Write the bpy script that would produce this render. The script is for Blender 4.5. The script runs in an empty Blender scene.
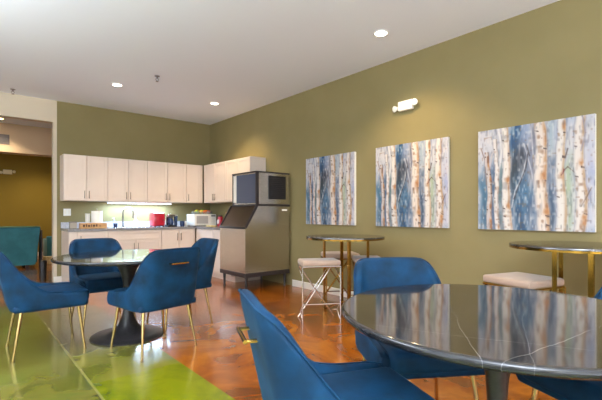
import bpy, bmesh, math, random
import numpy as np
from mathutils import Vector, Matrix
PI = math.pi
random.seed(4)
scn = bpy.context.scene
C = scn.collection

# ------------------------------------------------------------------ camera
cam_d = bpy.data.cameras.new('camera')
cam = bpy.data.objects.new('camera', cam_d); C.objects.link(cam)
cam.location = (0, 0, 1.15)
cam.rotation_euler = (PI/2, 0, math.radians(-40.3))
cam_d.sensor_width = 36; cam_d.lens = 36*402/602; cam_d.shift_y = 14/602
cam_d.clip_start = .02
scn.camera = cam

# ------------------------------------------------------------------ exposure, world
scn.view_settings.view_transform = 'Standard'
scn.view_settings.look = 'None'
scn.view_settings.gamma = 1
scn.view_settings.exposure = 0.0
try: scn.view_settings.use_curve_mapping = False
except Exception: pass
scn.cycles.max_bounces = 8
scn.cycles.diffuse_bounces = 5
scn.cycles.glossy_bounces = 4
scn.cycles.sample_clamp_indirect = 6
world = bpy.data.worlds.new('world'); scn.world = world
world.use_nodes = True
world.node_tree.nodes['Background'].inputs[0].default_value = (.75, .86, 1, 1)
world.node_tree.nodes['Background'].inputs[1].default_value = 1.0

def area(name, loc, rot, sx, sy, power, col):
    l = bpy.data.lights.new(name, 'AREA'); l.shape = 'RECTANGLE'; l.size = sx; l.size_y = sy
    l.energy = power; l.color = col
    o = bpy.data.objects.new(name, l); C.objects.link(o); o.location = loc; o.rotation_euler = rot
    return o
# daylight entering through the windows of the left wall and of the wall behind the camera
LEFT_WINDOWS = [(-1.6, 2.2), (1.6, 2.2), (4.8, 2.2)]
FRONT_WINDOWS = [(-2.9, 2.2), (-.1, 2.2), (2.5, 2.0)]
WZ0, WZ1 = .5, 2.7
for y, w in LEFT_WINDOWS:
    area('window_daylight', (-4.52, y, 1.6), (0, -PI/2-.45, 0), 2.1, w-.1, 72, (.80, .90, 1))
for x, w in FRONT_WINDOWS:
    area('window_daylight', (x, -2.92, 1.6), (PI/2+.45, 0, 0), w-.1, 2.1, 74, (.86, .93, 1))

# added fill lights out of view, aimed up to brighten the ceiling
area('added_ceiling_fill', (-1.0, -1.2, 2.1), (PI, 0, 0), 1.2, 1.2, 560, (.90, .95, 1))
area('added_ceiling_fill', (-1.7, 3.2, 2.2), (PI, 0, 0), 1.2, 1.2, 300, (.90, .95, 1))

# ------------------------------------------------------------------ helpers
def lin(c):
    return tuple(((v/255)/12.92 if v/255 <= .04045 else ((v/255+.055)/1.055)**2.4) for v in c)
def mat(name, rgb, rough=.5, metal=0, coat=0, sheen=0, ior=1.5, emit=0, spec=.5, emit_rgb=None):
    m = bpy.data.materials.new(name); m.use_nodes = True
    b = m.node_tree.nodes['Principled BSDF']
    c = lin(rgb)
    b.inputs['Base Color'].default_value = (*c, 1)
    b.inputs['Roughness'].default_value = rough
    b.inputs['Metallic'].default_value = metal
    b.inputs['Coat Weight'].default_value = coat
    b.inputs['Coat Roughness'].default_value = .05
    b.inputs['Sheen Weight'].default_value = sheen
    b.inputs['IOR'].default_value = ior
    b.inputs['Specular IOR Level'].default_value = spec
    if emit:
        b.inputs['Emission Color'].default_value = (*lin(emit_rgb or rgb), 1)
        b.inputs['Emission Strength'].default_value = emit
    return m
def nodes(m): return m.node_tree.nodes, m.node_tree.links, m.node_tree.nodes['Principled BSDF']
def noise_tint(m, scale, c1, c2, lo=.35, hi=.65, detail=3, stretch=None, bump=0, bscale=None, coord='Object'):
    n, l, b = nodes(m)
    tc = n.new('ShaderNodeTexCoord'); mp = n.new('ShaderNodeMapping')
    if stretch: mp.inputs['Scale'].default_value = stretch
    l.new(tc.outputs[coord], mp.inputs['Vector'])
    t = n.new('ShaderNodeTexNoise'); t.inputs['Scale'].default_value = scale; t.inputs['Detail'].default_value = detail
    l.new(mp.outputs[0], t.inputs['Vector'])
    r = n.new('ShaderNodeValToRGB')
    r.color_ramp.elements[0].position = lo; r.color_ramp.elements[0].color = (*lin(c1), 1)
    r.color_ramp.elements[1].position = hi; r.color_ramp.elements[1].color = (*lin(c2), 1)
    l.new(t.outputs['Fac'], r.inputs[0]); l.new(r.outputs[0], b.inputs['Base Color'])
    if bump:
        t2 = n.new('ShaderNodeTexNoise'); t2.inputs['Scale'].default_value = bscale or scale*4; t2.inputs['Detail'].default_value = 4
        l.new(mp.outputs[0], t2.inputs['Vector'])
        bp = n.new('ShaderNodeBump'); bp.inputs['Strength'].default_value = bump; bp.inputs['Distance'].default_value = .01
        l.new(t2.outputs['Fac'], bp.inputs['Height']); l.new(bp.outputs[0], b.inputs['Normal'])
    return m

def box(bm, x0, x1, y0, y1, z0, z1, bev=0, seg=2):
    vs = [bm.verts.new((x, y, z)) for x in (x0, x1) for y in (y0, y1) for z in (z0, z1)]
    fs = [(0,1,3,2),(4,6,7,5),(0,4,5,1),(2,3,7,6),(0,2,6,4),(1,5,7,3)]
    faces = [bm.faces.new([vs[i] for i in f]) for f in fs]
    if bev:
        es = list({e for f in faces for e in f.edges})
        bmesh.ops.bevel(bm, geom=es, offset=bev, segments=seg, affect='EDGES', profile=.5)
def tube(bm, pts, r, seg=8, cap=True, closed=False):
    pts = [Vector(p) for p in pts]; n = len(pts)
    rs = r if isinstance(r, (list, tuple)) else [r]*n
    rings = []; up = None
    for i, p in enumerate(pts):
        if closed: d = pts[(i+1) % n]-pts[i-1]
        else: d = pts[min(i+1, n-1)]-pts[max(i-1, 0)]
        d.normalize()
        if up is None: up = Vector((0,0,1)) if abs(d.z) < .9 else Vector((1,0,0))
        a = d.cross(up).normalized(); b = a.cross(d).normalized(); up = b
        rings.append([bm.verts.new(p+(a*math.cos(t)+b*math.sin(t))*rs[i]) for t in [2*PI*k/seg for k in range(seg)]])
    for i in range(n if closed else n-1):
        A, B = rings[i], rings[(i+1) % n]
        for k in range(seg):
            bm.faces.new((A[k], A[(k+1) % seg], B[(k+1) % seg], B[k]))
    if cap and not closed:
        bm.faces.new(rings[0][::-1]); bm.faces.new(rings[-1])
def lathe(bm, prof, seg=48, cx=0, cy=0, cz=0):
    rings = []
    for r, z in prof:
        if r < 1e-6: rings.append([bm.verts.new((cx, cy, cz+z))])
        else: rings.append([bm.verts.new((cx+r*math.cos(2*PI*k/seg), cy+r*math.sin(2*PI*k/seg), cz+z)) for k in range(seg)])
    for A, B in zip(rings, rings[1:]):
        for k in range(seg):
            k2 = (k+1) % seg
            if len(A) == 1 and len(B) == 1: continue
            if len(A) == 1: bm.faces.new((A[0], B[k2], B[k]))
            elif len(B) == 1: bm.faces.new((A[k], A[k2], B[0]))
            else: bm.faces.new((A[k], A[k2], B[k2], B[k]))
def prism_y(bm, poly, y0, y1):          # polygon in x,z swept along y
    a = [bm.verts.new((x, y0, z)) for x, z in poly]; b = [bm.verts.new((x, y1, z)) for x, z in poly]
    n = len(poly)
    for i in range(n): bm.faces.new((a[i], a[(i+1) % n], b[(i+1) % n], b[i]))
    bm.faces.new(a[::-1]); bm.faces.new(b)
def obj(name, bm, m, parent=None, smooth=False, subsurf=0, loc=None):
    bmesh.ops.recalc_face_normals(bm, faces=bm.faces)
    me = bpy.data.meshes.new(name); bm.to_mesh(me); bm.free()
    o = bpy.data.objects.new(name, me); C.objects.link(o)
    if m: me.materials.append(m)
    if smooth:
        for p in me.polygons: p.use_smooth = True
        if smooth == 'auto':
            try: me.set_sharp_from_angle(angle=math.radians(40))
            except Exception: pass
    if subsurf:
        s = o.modifiers.new('sub', 'SUBSURF'); s.levels = subsurf; s.render_levels = subsurf
    if parent: o.parent = parent
    if loc: o.location = loc
    return o
def B(): return bmesh.new()
def tag(o, label, cat, group=None):
    o['label'] = label; o['category'] = cat
    if group: o['group'] = group
    return o
def thing(name, label, cat, loc=(0,0,0), rz=0, group=None):
    o = bpy.data.objects.new(name, None); C.objects.link(o); o.empty_display_size = .1
    o.location = loc; o.rotation_euler = (0, 0, rz)
    return tag(o, label, cat, group)
def dup(root, loc=None, rz=None, label=None, group=None):
    r = root.copy(); C.objects.link(r)
    if loc is not None: r.location = loc
    if rz is not None: r.rotation_euler = (0, 0, rz)
    if label: r['label'] = label
    if group: r['group'] = group
    for ch in list(root.children):
        c = ch.copy(); C.objects.link(c); c.parent = r
        for g in ch.children:
            d = g.copy(); C.objects.link(d); d.parent = c
    return r
def struct(name, bm, m, **k):
    o = obj(name, bm, m, **k); o['kind'] = 'structure'; return o
def bx(name, dims, m, parent=None, bev=0, **k):
    bm = B(); box(bm, *dims, bev=bev); return obj(name, bm, m, parent, **k)

# ------------------------------------------------------------------ materials
M = {}
M['wall_green'] = noise_tint(mat('olive wall paint', (128,116,76), .75), 2.2, (126,114,74), (130,118,78), bump=.05, bscale=220)
M['wall_cream'] = mat('cream wall paint', (204,190,168), .7)
M['wall_mustard'] = mat('mustard wall paint', (142,114,22), .75)
M['soffit_tan'] = mat('tan soffit paint', (214,184,150), .75)
M['ceiling'] = mat('ceiling paint', (236,241,251), .8)
M['seam'] = mat('shadow', (60,50,40), .8)
M['base_white'] = mat('white baseboard paint', (232,228,220), .4)
M['cabinet'] = noise_tint(mat('cream cabinet paint', (222,206,194), .35), 3, (220,204,192), (224,209,197))
M['steel_handle'] = mat('brushed nickel', (150,140,128), .3, 1)
M['counter'] = noise_tint(mat('speckled stone counter', (120,115,112), .18), 130, (70,66,64), (172,170,172), .3, .7)
M['splash'] = noise_tint(mat('pale stone backsplash', (190,192,200), .2), 130, (150,152,165), (210,212,220), .3, .7)
M['velvet'] = noise_tint(mat('blue velvet', (0,72,122), .75, sheen=.06, spec=.25), 7, (0,28,48), (0,56,90), .3, .7, 5, bump=.15, bscale=14)
n_, l_, b_ = nodes(M['velvet']); b_.inputs['Sheen Tint'].default_value = (.15, .5, .9, 1); b_.inputs['Sheen Roughness'].default_value = .35
M['gold'] = mat('polished brass', (222,178,96), .16, 1)
M['gold_dark'] = mat('antique gold metal', (160,122,48), .2, 1)
M['champagne'] = mat('champagne gold metal', (192,166,112), .22, 1)
M['chrome'] = mat('satin chrome', (205,200,195), .22, 1)
M['black_metal'] = noise_tint(mat('black cast metal', (40,38,40), .32), 30, (34,33,35), (48,46,47))
M['stool_fabric'] = mat('pale pink fabric', (172,148,130), .8, sheen=.3)
M['steel'] = noise_tint(mat('brushed stainless steel', (204,196,184), .26, 1), 8, (196,188,176), (212,204,192), stretch=(1,1,40))
M['steel_dark'] = noise_tint(mat('dark stainless steel', (105,95,88), .3, 1), 8, (98,88,80), (112,102,95), stretch=(1,40,1))
M['machine_panel'] = mat('blue grey panel', (66,76,98), .3, .2)
M['black_plastic'] = mat('black plastic', (26,25,27), .4)
M['dark_trim'] = mat('dark brown trim', (46,38,38), .4)
M['white_plastic'] = mat('white plastic', (235,234,230), .35)
M['paper'] = mat('white paper towel', (240,238,235), .9)
M['wood'] = noise_tint(mat('light wood', (196,150,100), .5), 12, (180,132,84), (208,165,115), stretch=(1,8,8))
M['wood_dark'] = mat('dark burned marks', (70,45,30), .6)
M['red'] = mat('red enamel', (170,16,40), .3, coat=.4)
M['teal'] = noise_tint(mat('teal upholstery', (40,110,118), .6, sheen=.2), 5, (40,108,116), (52,124,130))
M['teal_light'] = mat('pale green piping', (130,165,130), .6)
M['lens'] = mat('lit lamp lens', (255,250,235), .4, emit=14, emit_rgb=(255,246,228))
M['led'] = mat('lit led diffuser', (245,250,255), .4, emit=9, emit_rgb=(225,238,255))
M['lens_warm'] = mat('lit warm lens', (255,215,150), .4, emit=12)
M['yellow'] = mat('yellow fruit skin', (225,190,40), .45)
M['orange'] = mat('orange fruit skin', (226,110,30), .5)
M['apple'] = mat('red apple skin', (180,50,30), .35)
M['lime'] = mat('green fruit skin', (150,175,60), .45)
M['glassy'] = mat('clear plastic', (225,230,235), .08)
n_, l_, b_ = nodes(M['glassy']); b_.inputs['Transmission Weight'].default_value = .85
M['blue_dark'] = mat('dark blue ceramic', (38,55,90), .25)
M['soap'] = mat('white soap bottle', (225,235,232), .3)
M['canvas_side'] = mat('white canvas edge', (228,225,222), .8)
M['vent'] = mat('grey vent metal', (120,108,105), .5)
M['cream_box'] = noise_tint(mat('cream cardboard', (225,205,150), .8), 20, (205,180,120), (232,214,165))

def floor_material():
    m = mat('stained polished concrete', (160,90,40), .22, coat=.35)
    n, l, b = nodes(m)
    b.inputs['Coat Roughness'].default_value = .08
    geo = n.new('ShaderNodeNewGeometry'); sep = n.new('ShaderNodeSeparateXYZ')
    l.new(geo.outputs['Position'], sep.inputs[0])
    def noi(scale, detail=5, dist=0, rough=.55):
        t = n.new('ShaderNodeTexNoise'); t.inputs['Scale'].default_value = scale; t.inputs['Detail'].default_value = detail
        t.inputs['Distortion'].default_value = dist; t.inputs['Roughness'].default_value = rough
        l.new(geo.outputs['Position'], t.inputs['Vector']); return t.outputs['Fac']
    def ramp(fac, stops):
        r = n.new('ShaderNodeValToRGB'); e = r.color_ramp.elements
        while len(e) < len(stops): e.new(.5)
        for i, (p, c) in enumerate(stops): e[i].position = p; e[i].color = (*lin(c), 1)
        l.new(fac, r.inputs[0]); return r.outputs[0]
    def step(axis, val):
        g = n.new('ShaderNodeMath'); g.operation = 'GREATER_THAN'; g.inputs[1].default_value = val
        l.new(sep.outputs[axis], g.inputs[0]); return g.outputs[0]
    def mix(f, a, c):
        x = n.new('ShaderNodeMix'); x.data_type = 'RGBA'
        l.new(f, x.inputs[0]); l.new(a, x.inputs[6]); l.new(c, x.inputs[7]); return x.outputs[2]
    n1 = noi(1.6, 7, 1.2); n2 = noi(2.4, 6, .8); n3 = noi(1.1, 6, 1.0)
    orange = ramp(n1, [(.28, (83,40,7)), (.45, (135,70,13)), (.58, (164,95,23)), (.75, (115,56,13))])
    olive = ramp(n2, [(.3, (76,81,22)), (.5, (108,104,41)), (.7, (88,106,38))])
    green = ramp(n2, [(.3, (88,99,4)), (.55, (119,122,9)), (.75, (101,117,18))])
    grey = ramp(n3, [(.3, (86,83,43)), (.55, (115,103,65)), (.75, (90,94,50))])
    nearer = n.new('ShaderNodeMapRange'); nearer.interpolation_type = 'SMOOTHSTEP'
    nearer.inputs[1].default_value = 3.0; nearer.inputs[2].default_value = 4.4
    wob = n.new('ShaderNodeMath'); wob.operation = 'MULTIPLY_ADD'; wob.inputs[1].default_value = 1.6
    l.new(n3, wob.inputs[0]); l.new(sep.outputs['Y'], wob.inputs[2])
    sh = n.new('ShaderNodeMath'); sh.operation = 'SUBTRACT'; sh.inputs[1].default_value = .8; l.new(wob.outputs[0], sh.inputs[0]); l.new(sh.outputs[0], nearer.inputs[0])
    glare_green = ramp(n2, [(.3, (94,97,23)), (.55, (121,119,43)), (.75, (108,115,40))])  # whitish glare on the green band, painted in as a paler green
    band = mix(step('Y', 2.985), green, mix(nearer.outputs[0], glare_green, grey))
    band = mix(step('Y', 5.6), band, orange)
    olive = mix(step('Y', 6.2), olive, orange)
    a = mix(step('X', .677), olive, band)
    col = mix(step('X', 1.30), a, orange)
    # thin pale saw-cut lines between the stained areas
    def line(axis, val, w=.008):
        s = n.new('ShaderNodeMath'); s.operation = 'SUBTRACT'; s.inputs[1].default_value = val; l.new(sep.outputs[axis], s.inputs[0])
        ab = n.new('ShaderNodeMath'); ab.operation = 'ABSOLUTE'; l.new(s.outputs[0], ab.inputs[0])
        lt = n.new('ShaderNodeMath'); lt.operation = 'LESS_THAN'; lt.inputs[1].default_value = w; l.new(ab.outputs[0], lt.inputs[0])
        return lt.outputs[0]
    lt = line('X', .677)
    sc = n.new('ShaderNodeMath'); sc.operation = 'MULTIPLY'; sc.inputs[1].default_value = .3; l.new(lt, sc.inputs[0])
    pale = n.new('ShaderNodeRGB'); pale.outputs[0].default_value = (*lin((170,160,110)), 1)
    col = mix(sc.outputs[0], col, pale.outputs[0])
    l.new(col, b.inputs['Base Color'])
    rr = n.new('ShaderNodeMapRange'); rr.inputs[3].default_value = .12; rr.inputs[4].default_value = .34
    l.new(noi(3.5, 5), rr.inputs[0]); l.new(rr.outputs[0], b.inputs['Roughness'])
    bp = n.new('ShaderNodeBump'); bp.inputs['Strength'].default_value = .12; bp.inputs['Distance'].default_value = .01
    l.new(noi(9, 3), bp.inputs['Height']); l.new(bp.outputs[0], b.inputs['Normal'])
    return m
M['floor'] = floor_material()

def marble_material(name, base, light, vein, ior=1.9):
    m = mat(name, base, .07, ior=ior)
    n, l, b = nodes(m)
    tc = n.new('ShaderNodeTexCoord')
    def noi(scale, detail, dist):
        t = n.new('ShaderNodeTexNoise'); t.inputs['Scale'].default_value = scale; t.inputs['Detail'].default_value = detail
        t.inputs['Distortion'].default_value = dist; l.new(tc.outputs['Object'], t.inputs['Vector']); return t
    r0 = n.new('ShaderNodeValToRGB'); r0.color_ramp.elements[0].position = .35; r0.color_ramp.elements[1].position = .7
    r0.color_ramp.elements[0].color = (*lin(base), 1); r0.color_ramp.elements[1].color = (*lin(light), 1)
    l.new(noi(5, 6, .6).outputs['Fac'], r0.inputs[0])
    cur = r0.outputs[0]
    wn = noi(2.2, 4, .2)
    for ang, off, w, st in ((.3, .17, .0013, .3), (1.25, -.21, .0014, .3), (2.0, .05, .0013, .25), (2.7, .33, .0014, .35), (.8, -.38, .0016, .35), (1.7, .42, .0014, .3), (2.3, -.3, .0014, .3), (.05, -.1, .0012, .25)):
        d = n.new('ShaderNodeVectorMath'); d.operation = 'DOT_PRODUCT'; d.inputs[1].default_value = (math.cos(ang), math.sin(ang), 0)
        l.new(tc.outputs['Object'], d.inputs[0])
        q = n.new('ShaderNodeMath'); q.operation = 'MULTIPLY_ADD'; q.inputs[1].default_value = .09
        l.new(wn.outputs['Fac'], q.inputs[0]); l.new(d.outputs['Value'], q.inputs[2])
        s = n.new('ShaderNodeMath'); s.operation = 'SUBTRACT'; s.inputs[1].default_value = off+.045; l.new(q.outputs[0], s.inputs[0])
        a = n.new('ShaderNodeMath'); a.operation = 'ABSOLUTE'; l.new(s.outputs[0], a.inputs[0])
        mr = n.new('ShaderNodeMapRange'); mr.inputs[1].default_value = 0; mr.inputs[2].default_value = w; mr.inputs[3].default_value = st; mr.inputs[4].default_value = 0
        l.new(a.outputs[0], mr.inputs[0])
        x = n.new('ShaderNodeMix'); x.data_type = 'RGBA'; x.inputs[7].default_value = (*lin(vein), 1)
        l.new(mr.outputs[0], x.inputs[0]); l.new(cur, x.inputs[6]); cur = x.outputs[2]
    l.new(cur, b.inputs['Base Color'])
    return m
M['marble'] = marble_material('dark polished marble', (30,26,23), (50,44,38), (200,196,190))
M['marble_rim'] = marble_material('dark marble rim', (28,28,30), (44,44,46), (150,150,150), 1.45)

# ------------------------------------------------------------------ room
W, D, H = 4.068, 7.8, 3.05
XL, YF, FD = -4.6, -3.0, 13.2
bm = B(); box(bm, XL-.15, W+.15, YF-.15, FD+.15, -.1, 0); struct('floor', bm, M['floor'])
bm = B(); box(bm, XL-.15, W+.15, YF-.15, FD+.15, H, H+.12); struct('ceiling', bm, M['ceiling'])
bm = B(); box(bm, W, W+.15, YF-.15, D+.15, 0, H); struct('wall_right', bm, M['wall_green'])
bm = B(); box(bm, 1.24, W, D, D+.15, 0, H); struct('wall_back', bm, M['wall_green'])
bm = B()
box(bm, XL, 1.24, D, D+.15, 2.69, H); box(bm, 1.19, 1.24, D, D+.15, 0, 2.69); box(bm, XL, -3.0, D, D+.15, 0, 2.69)
struct('wall_header', bm, M['wall_cream'])
def holed_wall(name, axis, pos, a0, a1, wins, m):
    bm = B()
    def slab(p, q, z0, z1):
        if axis == 'x': box(bm, pos-.15, pos, p, q, z0, z1)
        else: box(bm, p, q, pos-.15, pos, z0, z1)
    slab(a0, a1, 0, WZ0); slab(a0, a1, WZ1, H)
    edges = [a0]
    for c, w in wins: edges += [c-w/2, c+w/2]
    edges.append(a1)
    for i in range(0, len(edges), 2): slab(edges[i], edges[i+1], WZ0, WZ1)
    return struct(name, bm, m)
holed_wall('wall_left', 'x', XL, YF-.15, FD+.15, LEFT_WINDOWS, M['wall_cream'])
holed_wall('wall_front', 'y', YF, XL, W+.15, FRONT_WINDOWS, M['wall_cream'])
M['pane'] = mat('window glass', (235,240,245), .02)
n_, l_, b_ = nodes(M['pane'])
tr = n_.new('ShaderNodeBsdfTransparent'); mx = n_.new('ShaderNodeMixShader'); mx.inputs[0].default_value = .12
l_.new(tr.outputs[0], mx.inputs[1]); l_.new(b_.outputs[0], mx.inputs[2]); l_.new(mx.outputs[0], n_['Material Output'].inputs[0])
k = 1
for axis, wins in (('x', LEFT_WINDOWS), ('y', FRONT_WINDOWS)):
    for c, w in wins:
        bm = B()
        for z0, z1, a0, a1 in ((WZ0, WZ0+.06, c-w/2, c+w/2), (WZ1-.06, WZ1, c-w/2, c+w/2), (WZ0, WZ1, c-w/2, c-w/2+.06), (WZ0, WZ1, c+w/2-.06, c+w/2), (WZ0, WZ1, c-.03, c+.03)):
            if axis == 'x': box(bm, XL-.12, XL-.06, a0, a1, z0, z1)
            else: box(bm, a0, a1, YF-.12, YF-.06, z0, z1)
        wo = struct('window_%d' % k, bm, M['base_white']); k += 1
        bm = B()
        if axis == 'x': box(bm, XL-.1, XL-.09, c-w/2+.06, c+w/2-.06, WZ0+.06, WZ1-.06)
        else: box(bm, c-w/2+.06, c+w/2-.06, YF-.1, YF-.09, WZ0+.06, WZ1-.06)
        obj('pane', bm, M['pane'], wo)
# room beyond the opening
bm = B(); box(bm, XL, W+.15, FD, FD+.15, 0, H); struct('wall_far', bm, M['wall_mustard'])
bm = B(); box(bm, 2.9, 3.05, D+.15, FD, 0, H); struct('wall_far_right', bm, M['wall_mustard'])
bm = B(); box(bm, XL, 2.9, 10.4, 10.75, 2.45, H); struct('wall_soffit', bm, M['soffit_tan'])
bm = B(); box(bm, W-.014, W, YF, 5.0, 0, .1, bev=.003, seg=1); struct('baseboard_right', bm, M['base_white'])
bm = B(); box(bm, 1.19, 1.31, D-.014, D, 0, .1, bev=.003, seg=1); struct('baseboard_back', bm, M['base_white'])
bm = B(); box(bm, XL, 2.9, FD-.014, FD, 0, .1); struct('baseboard_far', bm, M['base_white'])

# ------------------------------------------------------------------ kitchen cabinets
def shaker(bm, a0, a1, z0, z1, put, rail=.055):
    """door with a raised frame around a recessed panel; put(a0,a1,d0,d1,z0,z1) maps width/depth to the room"""
    g = .005
    a0 += g; a1 -= g; z0 += g; z1 -= g
    put(bm, a0, a1, 0, .014, z0, z1)
    for p, q, r, s in ((a0, a0+rail, z0, z1), (a1-rail, a1, z0, z1), (a0+rail, a1-rail, z0, z0+rail), (a0+rail, a1-rail, z1-rail, z1)):
        put(bm, p, q, .014, .021, r, s)
def handle_v(bm, a, z0, z1, P):
    tube(bm, [P(a, .045, z0), P(a, .045, z1)], .006, 6)
    for z in (z0+.02, z1-.02): tube(bm, [P(a, .021, z), P(a, .045, z)], .004, 6)
class Run:
    """a straight run of cabinets; axis 'x' faces -y (back wall), axis 'y' faces -x (right wall)"""
    def __init__(s, axis, front): s.axis, s.front = axis, front
    def put(s, bm, a0, a1, d0, d1, z0, z1):
        if s.axis == 'x': box(bm, a0, a1, s.front-d1, s.front-d0, z0, z1, bev=.0015, seg=1)
        else: box(bm, s.front-d1, s.front-d0, a0, a1, z0, z1, bev=.0015, seg=1)
    def P(s, a, d, z): return (a, s.front-d, z) if s.axis == 'x' else (s.front-d, a, z)
    def body(s, a0, a1, depth, z0, z1, parent, kick=False):
        bm = B()
        if s.axis == 'x':
            box(bm, a0, a1, s.front, s.front+depth, z0, z1)
            if kick: box(bm, a0, a1, s.front+.06, s.front+depth, 0, z0)
        else:
            box(bm, s.front, s.front+depth, a0, a1, z0, z1)
            if kick: box(bm, s.front+.06, s.front+depth, a0, a1, 0, z0)
        return obj('body', bm, M['cabinet'], parent)
def cabinet(run, name, label, group, a0, a1, depth, z0, z1, fronts, kick=False):
    """fronts: (kind, a0, a1, z0, z1, handle_a or None, (hz0, hz1))"""
    t = thing(name, label, 'cabinet', (0,0,0), 0, group)
    run.body(a0, a1, depth, z0, z1, t, kick)
    for kind, p, q, r, s, ha, hz in fronts:
        bm = B(); shaker(bm, p, q, r, s, run.put, .05 if (s-r) > .2 else .035)
        d = obj(kind, bm, M['cabinet'], t)
        if ha is not None:
            bm = B(); handle_v(bm, ha, hz[0], hz[1], run.P); obj('handle', bm, M['steel_handle'], d, smooth=True)
    return t
UZ0, UZ1 = 1.37, 2.13
up = Run('x', D-.33+.02)
G_UP = 'wall cabinets over the counter'
hz = (UZ0+.04, UZ0+.17)
def pair(a0, mid, a1): return [('door', a0, mid, UZ0, UZ1, mid-.035, hz), ('door', mid, a1, UZ0, UZ1, mid+.035, hz)]
cabinet(up, 'wall_cabinet', 'cream double-door wall cabinet at the open end of the row, beside the doorway', G_UP, 1.283, 1.95, .309, UZ0, UZ1, pair(1.283, 1.62, 1.95))
cabinet(up, 'wall_cabinet', 'cream double-door wall cabinet directly above the sink faucet', G_UP, 1.952, 2.625, .309, UZ0, UZ1, pair(1.952, 2.29, 2.625))
cabinet(up, 'wall_cabinet', 'cream double-door wall cabinet above the red appliance', G_UP, 2.627, 3.385, .309, UZ0, UZ1, pair(2.627, 3.01, 3.385))
cabinet(up, 'wall_cabinet', 'narrow single-door cream wall cabinet in the room corner above the microwave', G_UP, 3.387, 3.74, .309, UZ0, UZ1,
        [('door', 3.387, 3.70, UZ0, UZ1, 3.425, hz)])
upr = Run('y', W-.33+.02)
cabinet(upr, 'wall_cabinet', 'cream double-door wall cabinet on the side wall, next to the corner', G_UP, 6.56, 7.468, .305, UZ0, UZ1,
        [('door', 6.99, 7.42, UZ0, UZ1, 7.025, hz), ('door', 6.56, 6.99, UZ0, UZ1, 6.955, hz)])
cabinet(upr, 'wall_cabinet', 'cream double-door wall cabinet above and behind the ice machine', G_UP, 5.74, 6.558, .305, UZ0, UZ1,
        [('door', 6.16, 6.558, UZ0, UZ1, None, hz), ('door', 5.74, 6.16, UZ0, UZ1, None, hz)])
lo = Run('x', D-.60)
G_LO = 'base cabinets under the counter'
hl = (.66, .80); hs = (.53, .65)
cabinet(lo, 'base_cabinet', 'cream single-door base cabinet at the doorway end of the counter', G_LO, 1.306, 1.878, .599, .1, .87,
        [('end_panel', 1.306, 1.42, .1, .87, None, hl), ('door', 1.42, 1.878, .1, .86, 1.47, hl)], True)
cabinet(lo, 'base_cabinet', 'wide cream base cabinet with false drawer front below the sink', G_LO, 1.88, 2.78, .599, .1, .87,
        [('drawer_front', 1.88, 2.78, .70, .86, None, hl), ('door', 1.88, 2.33, .1, .70, 2.295, hs), ('door', 2.33, 2.78, .1, .70, 2.365, hs)], True)
cabinet(lo, 'base_cabinet', 'cream double-door base cabinet with tall doors near the corner', G_LO, 2.782, 3.44, .599, .1, .87,
        [('door', 2.782, 3.11, .1, .86, 3.075, hl), ('door', 3.11, 3.40, .1, .86, 3.145, hl)], True)
lor = Run('y', W-.60)
cabinet(lor, 'base_cabinet', 'cream base cabinet on the side wall between corner and ice machine', G_LO, 5.87, 7.19, .599, .1, .87,
        [('drawer', 6.52, 7.17, .70, .86, None, hl), ('door', 6.85, 7.17, .1, .70, None, hs), ('door', 6.52, 6.85, .1, .70, None, hs), ('door', 5.87, 6.52, .1, .86, None, hs)], True)
bm = B()
xa, xb = W-.63, W-.001
vs = [(1.295, D-.63), (xa, D-.63), (xa, 5.85), (xb, 5.85), (xb, D-.001), (1.295, D-.001)]
lowv = [bm.verts.new((x, y, .872)) for x, y in vs]; hiv = [bm.verts.new((x, y, .91)) for x, y in vs]
bm.faces.new(lowv[::-1]); bm.faces.new(hiv)
for i in range(6): bm.faces.new((lowv[i], lowv[(i+1) % 6], hiv[(i+1) % 6], hiv[i]))
t = thing('countertop', 'speckled grey stone worktop wrapping around the kitchen corner', 'countertop')
obj('slab', bm, M['counter'], t)
bm = B(); box(bm, 1.295, xb, D-.02, D-.001, .91, 1.01, bev=.002); box(bm, W-.02, xb, 5.85, D-.021, .91, 1.01, bev=.002)
obj('backsplash', bm, M['splash'], t)
bm = B(); box(bm, 2.0, 2.72, D-.53, D-.12, .9105, .914, bev=.001); box(bm, 2.03, 2.69, D-.50, D-.15, .9142, .9145)
tag(obj('sink', bm, M['chrome']), 'shallow steel sink set in the counter below the faucet', 'sink')

# under-cabinet light
t = thing('under_cabinet_light', 'bright white light bar under the cabinets above the sink', 'light')
bx('housing', (1.99, 3.12, D-.26, D-.12, 1.345, 1.369), M['white_plastic'], t)
bx('diffuser', (2.0, 3.11, D-.25, D-.13, 1.338, 1.346), M['led'], t)
o = area('led_glow', (2.555, D-.19, 1.33), (0, 0, 0), 1.1, .1, 30, (.46, .70, 1)); o.parent = t

# ------------------------------------------------------------------ counter items
def item(name, label, cat, x, y, z=.911, rz=0, group=None): return thing(name, label, cat, (x, y, z), rz, group)
# wall outlet
t = item('wall_outlet', 'white outlet plate on green wall left of the paper towels', 'outlet', 1.39, D-.001, 1.18)
bx('cover_plate', (-.055, .055, -.008, 0, -.06, .06), M['white_plastic'], t, bev=.002)
for xx in (-.028, .028): bx('socket_face', (xx-.016, xx+.016, -.0105, -.0075, -.034, .034), M['base_white'], t)
# small grey box
t = item('metal_tin', 'small grey tin at the doorway end of the counter', 'tin', 1.40, D-.42)
bx('tin', (-.05, .05, -.04, .04, 0, .10), M['steel_handle'], t, bev=.006); bx('lid', (-.053, .053, -.043, .043, .098, .115), M['vent'], t, bev=.004)
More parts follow.
